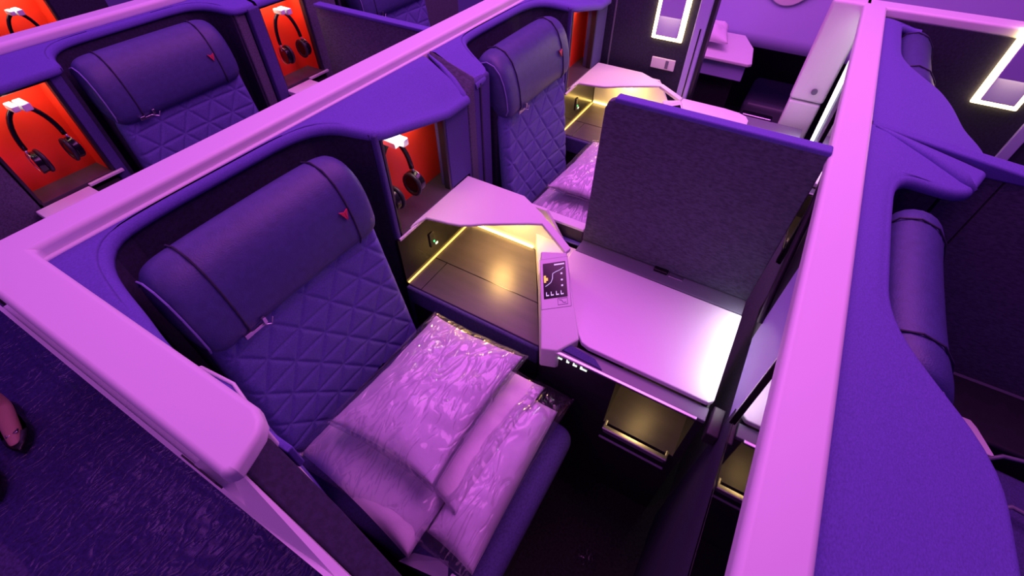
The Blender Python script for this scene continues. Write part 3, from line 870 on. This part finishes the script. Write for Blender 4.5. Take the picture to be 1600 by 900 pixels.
obj('body', B((1.175, 1.40, -1.8, -.56, 0, .49)), M['dark'], t, bevel=.01)
bm = bmesh.new(); prism(bm, [(1.12, -.78), (1.22, -.78), (1.22, -.84), (1.20, -.855), (1.12, -.892)], .49, .505)
obj('ledge', bm, M['white'], t, bevel=.003)
t = thing('seat_belt', (1.0, -.95, .49), 'two dark belt loops on the seat at the right edge of the row ahead', 'seat belt')
bm = bmesh.new(); tube(bm, [(1.10, -.86, .49), (1.13, -.905, .51), (1.14, -.96, .515), (1.10, -1.06, .50), (1.04, -1.12, .49)], .006, 8)
obj('strap', bm, M['dgrey'], t, smooth=True)
bm = bmesh.new(); tube(bm, [(.95, -.86, .49), (.98, -.91, .51), (.97, -.97, .512), (.93, -1.08, .50)], .006, 8)
obj('strap', bm, M['dgrey'], t, smooth=True)

# ---------------------------------------------------------------- bedding
def fbm(p, o=3):
    s, a = 0, 1
    for _ in range(o):
        s += a * noise.noise(p); p = p * 2.1; a *= .5
    return s

def ridge(p):
    return 1 - abs(noise.noise(p)) * 2

def cushion_mesh(c, z, h, n, wr, seed, flat=.6, p=3.0, prof=None, edge=.05, crease=0.0, grow=0.0):
    """c = four corners in order (-,-) (+,-) (+,+) (-,+) in x,y"""
    bm = bmesh.new()
    def pos(u, v, side):
        U, V = u * 2 - 1, v * 2 - 1
        Ug, Vg = U * (1 - edge * (1 - V * V) * abs(U) ** 3 * 0 - edge * (1 - V ** 2) * 1.0), V * (1 - edge * (1 - U ** 2))
        u2, v2 = (Ug + 1) / 2, (Vg + 1) / 2
        x = lerp(lerp(c[0][0], c[1][0], u2), lerp(c[3][0], c[2][0], u2), v2)
        y = lerp(lerp(c[0][1], c[1][1], u2), lerp(c[3][1], c[2][1], u2), v2)
        tt = max(0, (1 - abs(U) ** p) * (1 - abs(V) ** p)) ** .5
        hh = h * tt * (prof(u, v) if prof and side > 0 else 1)
        w_ = fbm(Vector((x * 9 + seed, y * 9, seed))) * wr * tt
        if crease: w_ += crease * tt * (max(0, ridge(Vector((x * 11 + y * 5 + seed, y * 8 - x * 3, seed))) - .55) + .6 * max(0, ridge(Vector((x * 24 - y * 10, y * 21 + seed, 1))) - .6))
        zz = z + (side * hh * (1 if side > 0 else flat)) + (w_ if side > 0 else 0) + grow * side * tt
        zz += .004 * noise.noise(Vector((x * 20, y * 20, 5)))
        return (x, y, zz)
    top = grid(bm, n, n, lambda u, v: pos(u, v, 1))
    bot = grid(bm, n, n, lambda u, v: pos(u, v, -1))
    bmesh.ops.remove_doubles(bm, verts=bm.verts, dist=.0004)
    return bm

def make_duvet():
    t = thing('duvet', (.38, .47, .48), 'folded white duvet in a clear plastic bag on the near seat', 'bedding', 'bagged duvets')
    bm = cushion_mesh([(.100, .335), (.600, .325), (.640, .700), (.150, .742)], .532, .075, 60, .010, 2, edge=.03, p=4)
    obj('folded_duvet', bm, M['bedding'], t, smooth=True)
    bm = cushion_mesh([(.225, .285), (.640, .262), (.655, .470), (.250, .480)], .575, .034, 50, .008, 5, edge=.05, p=4)
    obj('duvet_fold', bm, M['bedding'], t, smooth=True)
    bm = cushion_mesh([(.150, .190), (.618, .205), (.622, .335), (.170, .335)], .520, .066, 60, .010, 9, edge=.02, p=2.6)
    obj('duvet_roll', bm, M['bedding'], t, smooth=True)
    def prof(u, v):
        f = 1 - .40 * math.exp(-((v - .27) / .05) ** 2)
        return f
    c = [(.132, .188), (.668, .178), (.672, .70), (.122, .768)]
    bm = cushion_mesh(c, .535, .090, 90, .010, 2, prof=prof, edge=.03, p=4, crease=.006)
    bg_ = obj('plastic_bag', bm, M['film'], t, smooth=True); bg_['label'] = 'crinkled clear plastic bag'
    return t

def make_pillow():
    t = thing('pillow', (.44, .5, .60), 'white pillow in crinkled clear plastic lying on top of the near duvet', 'pillow', 'bagged pillows')
    c = [(.232, .345), (.645, .340), (.640, .640), (.228, .660)]
    bm = cushion_mesh(c, .665, .050, 80, .008, 7, edge=.06, p=2.6)
    obj('cushion', bm, M['bedding'], t, smooth=True)
    c = [(.222, .335), (.656, .326), (.652, .655), (.218, .672)]
    bm = cushion_mesh(c, .665, .056, 90, .008, 7, edge=.05, p=2.8, crease=.005, grow=.002)
    bg_ = obj('plastic_bag', bm, M['film'], t, smooth=True); bg_['label'] = 'crinkled clear plastic bag'
    return t
dv = make_duvet(); pw = make_pillow()
copy_tree(dv, (DX, 0, 0), 'bagged white duvet on the middle seat behind the divider')
copy_tree(pw, (DX, 0, 0), 'pink-lit bagged pillow on the middle seat, left of the divider')

# bedding beyond the far aisle
bm = cushion_mesh([(2.86, .34), (3.14, .40), (3.14, .70), (2.86, .62)], .815, .045, 30, .02, 11, crease=.01)
o = obj('crumpled_linen', bm, M['bedding'], smooth=True); tag(o, 'crumpled white linen on the table beyond the far aisle', 'linen')

# seat belt tongue at the front of the near seat
t = thing('seat_belt', (.11, .27, .47), 'dark seat belt hanging off the front left of the near seat', 'seat belt')
bm = bmesh.new(); slab(bm, [(.088, .36, .50), (.120, .34, .50), (.150, .26, .49), (.112, .235, .49)], [(.088, .36, .493), (.120, .34, .493), (.150, .26, .483), (.112, .235, .483)])
obj('webbing', bm, M['dgrey'], t)
obj('buckle', B((.095, .135, .20, .24, .47, .485)), M['white'], t, bevel=.004)

# small things on the suite floor
bm = bmesh.new(); tube(bm, [(.729, .098, .006), (.722, .03, .006), (.720, -.06, .006), (.723, -.121, .006)], .0035, 6)
tag(obj('floor_cord', bm, M['dgrey']), 'thin grey cord on the dark floor under the lit niche', 'cord')
bm = bmesh.new()
grid(bm, 12, 8, lambda u, v: (.425 + .05 * u, -.07 + .075 * v, .004 + .022 * abs(noise.noise(Vector((u * 4, v * 4, 2)))) + .012 * u))
tag(obj('plastic_scrap', bm, M['film']), 'small crumpled clear plastic scrap on the floor before the seat', 'scrap')

# ---------------------------------------------------------------- person standing in the near aisle (feet in view)
t = thing('person', (-.33, 2.12, 0.0), 'person in black trousers and bowed black flats standing in the aisle at left', 'person')
off = ROOT[t.name]
def skin_mesh(name, verts, edges, radii, m, parent, sub=2):
    me = bpy.data.meshes.new(name)
    me.from_pydata([Vector(v) - off for v in verts], edges, [])
    me.materials.append(m)
    o = bpy.data.objects.new(name, me); COL.objects.link(o); o.parent = parent
    sk = o.modifiers.new('skin', 'SKIN')
    sk.use_smooth_shade = True
    me.skin_vertices[0].use_root if False else None
    for i, r in enumerate(radii):
        me.skin_vertices[0].data[i].radius = r if isinstance(r, tuple) else (r, r)
    me.skin_vertices[0].data[0].use_root = True
    s = o.modifiers.new('sub', 'SUBSURF'); s.levels = sub; s.render_levels = sub
    return o
bx, by = -.36, 2.20
V = [(bx, by, .92), (bx, by, 1.08), (bx, by, 1.28), (bx, by, 1.40), (bx, by - .005, 1.49), (bx, by - .015, 1.57), (bx, by - .01, 1.66),
     (bx + .085, by, .86), (bx + .10, by - .02, .48), (bx + .095, by + .01, .12), (bx + .090, by - .01, .055), (bx + .055, by - .14, .032), (bx + .035, by - .21, .028),
     (bx - .085, by, .86), (bx - .09, by - .12, .48), (bx - .08, by - .10, .12), (bx - .08, by - .12, .055), (bx - .085, by - .25, .032), (bx - .09, by - .32, .028),
     (bx + .17, by, 1.37), (bx + .23, by + .01, 1.10), (bx + .24, by - .06, .88), (bx + .24, by - .09, .80),
     (bx - .17, by, 1.37), (bx - .23, by + .01, 1.10), (bx - .24, by - .06, .88), (bx - .24, by - .09, .80)]
E_ = [(0, 1), (1, 2), (2, 3), (3, 4), (4, 5), (5, 6), (0, 7), (7, 8), (8, 9), (9, 10), (10, 11), (11, 12), (0, 13), (13, 14), (14, 15), (15, 16), (16, 17), (17, 18),
      (3, 19), (19, 20), (20, 21), (21, 22), (3, 23), (23, 24), (24, 25), (25, 26)]
Rr = [.13, .11, .13, .11, .05, .085, .075, .085, .055, .034, .034, .030, .018, .085, .055, .034, .034, .030, .018,
      .05, .04, .028, .022, .05, .04, .028, .022]
body = skin_mesh('body', V, E_, Rr, M['skin'], t)
# five fingers per hand
for s in (1, -1):
    hx, hy, hz = bx + s * .24, by - .09, .79
    for k, (dy, ln) in enumerate(((-.027, .060), (-.009, .070), (.009, .066), (.026, .052))):
        skin_mesh('finger', [(hx, hy + dy * .8, hz), (hx + s * .004, hy + dy - .004, hz - ln * .55), (hx - s * .006, hy + dy - .010, hz - ln)], [(0, 1), (1, 2)], [.010, .009, .007], M['skin'], body, 1)
    skin_mesh('thumb', [(hx, hy - .02, hz + .03), (hx - s * .006, hy - .045, hz + .005), (hx - s * .008, hy - .055, hz - .025)], [(0, 1), (1, 2)], [.011, .010, .008], M['skin'], body, 1)
# clothing
skin_mesh('trousers', [V[0], V[7], V[8], (V[9][0], V[9][1], .14), V[13], V[14], (V[15][0], V[15][1], .14)], [(0, 1), (1, 2), (2, 3), (0, 4), (4, 5), (5, 6)], [.145, .10, .075, .058, .10, .075, .058], M['trouser'], t)
skin_mesh('jacket', [(bx, by, .95), V[1], V[2], V[3], (V[19][0], V[19][1], V[19][2]), V[20], V[21], V[23], V[24], V[25]], [(0, 1), (1, 2), (2, 3), (3, 4), (4, 5), (5, 6), (3, 7), (7, 8), (8, 9)],
          [.15, .135, .15, .12, .065, .055, .04, .065, .055, .04], M['shirt'], t)
skin_mesh('hair', [(bx, by + .03, 1.68), (bx, by + .055, 1.60), (bx, by + .06, 1.50)], [(0, 1), (1, 2)], [.092, .082, .05], M['hair'], t)
bm = bmesh.new()
for s in (-1, 1):
    bmesh.ops.create_uvsphere(bm, u_segments=10, v_segments=8, radius=.011, matrix=Matrix.Translation((bx + s * .03, by - .092, 1.60)))
obj('eyes', bm, M['white'], t, smooth=True)
skin_mesh('nose', [(bx, by - .085, 1.60), (bx, by - .108, 1.57)], [(0, 1)], [.010, .013], M['skin'], body, 1)
skin_mesh('mouth', [(bx - .022, by - .092, 1.535), (bx, by - .098, 1.533), (bx + .022, by - .092, 1.535)], [(0, 1), (1, 2)], [.005, .007, .005], M['redlogo'], body, 1)

def make_flat(hx, hy, tx, ty):
    """open ballet flat from heel (hx,hy) to toe (tx,ty)"""
    bm = bmesh.new()
    H, T = Vector((hx, hy, 0)), Vector((tx, ty, 0)); d = (T - H); ln = d.length; d.normalize(); sd = Vector((-d.y, d.x, 0))
    n, rows = 26, []
    ws = [.0, .026, .032, .031, .033, .040, .044, .043, .036, .022, .0]
    outline = []
    def W(u):
        f = u * 10; i = min(9, int(f)); return lerp(ws[i], ws[i + 1], f - i)
    N = 40
    loop = [(k / N, 1) for k in range(N + 1)] + [(1 - k / N, -1) for k in range(1, N)]
    lev = [(0.0, .96, 0), (.006, 1.0, 0), (.028, 1.0, 0), (.046, .93, 0)]
    rr = []
    for z, s_, _ in lev:
        r_ = []
        for u, sg in loop:
            zz = z
            if z > .03: zz = z + .012 * max(0, .3 - u) - .008 * (u > .6)
            p = H + d * (ln * lerp(.5, u, s_)) + sd * (W(u) * s_ * sg + (0 if W(u) else 0))
            r_.append(bm.verts.new((p.x, p.y, zz)))
        rr.append(r_)
    for a in range(len(rr) - 1):
        for k in range(len(loop)):
            k2 = (k + 1) % len(loop)
            bm.faces.new([rr[a][k], rr[a][k2], rr[a + 1][k2], rr[a + 1][k]])
    bm.faces.new(rr[0])
    # toe cap closing the front third
    idx = [i for i, (u, sg) in enumerate(loop) if u >= .68]
    bm.faces.new([rr[-1][i] for i in idx])
    s = obj('shoe', bm, M['shoe'], t, smooth=True)
    q = H + d * ln * .72
    bm = bmesh.new()
    for g in (-1, 1):
        tube(bm, [q + Vector((0, 0, .050)), q + sd * g * .018 + d * .006 + Vector((0, 0, .054)), q + sd * g * .020 - d * .008 + Vector((0, 0, .052)), q + Vector((0, 0, .050))], .0032, 6)
    obj('bow', bm, M['metal'], s, smooth=True)
make_flat(bx + .105, by + .045, bx + .035, by - .245)
make_flat(bx - .075, by - .075, bx - .095, by - .365)

t.location.z += .012   # stands on the film, which lies on the carpet
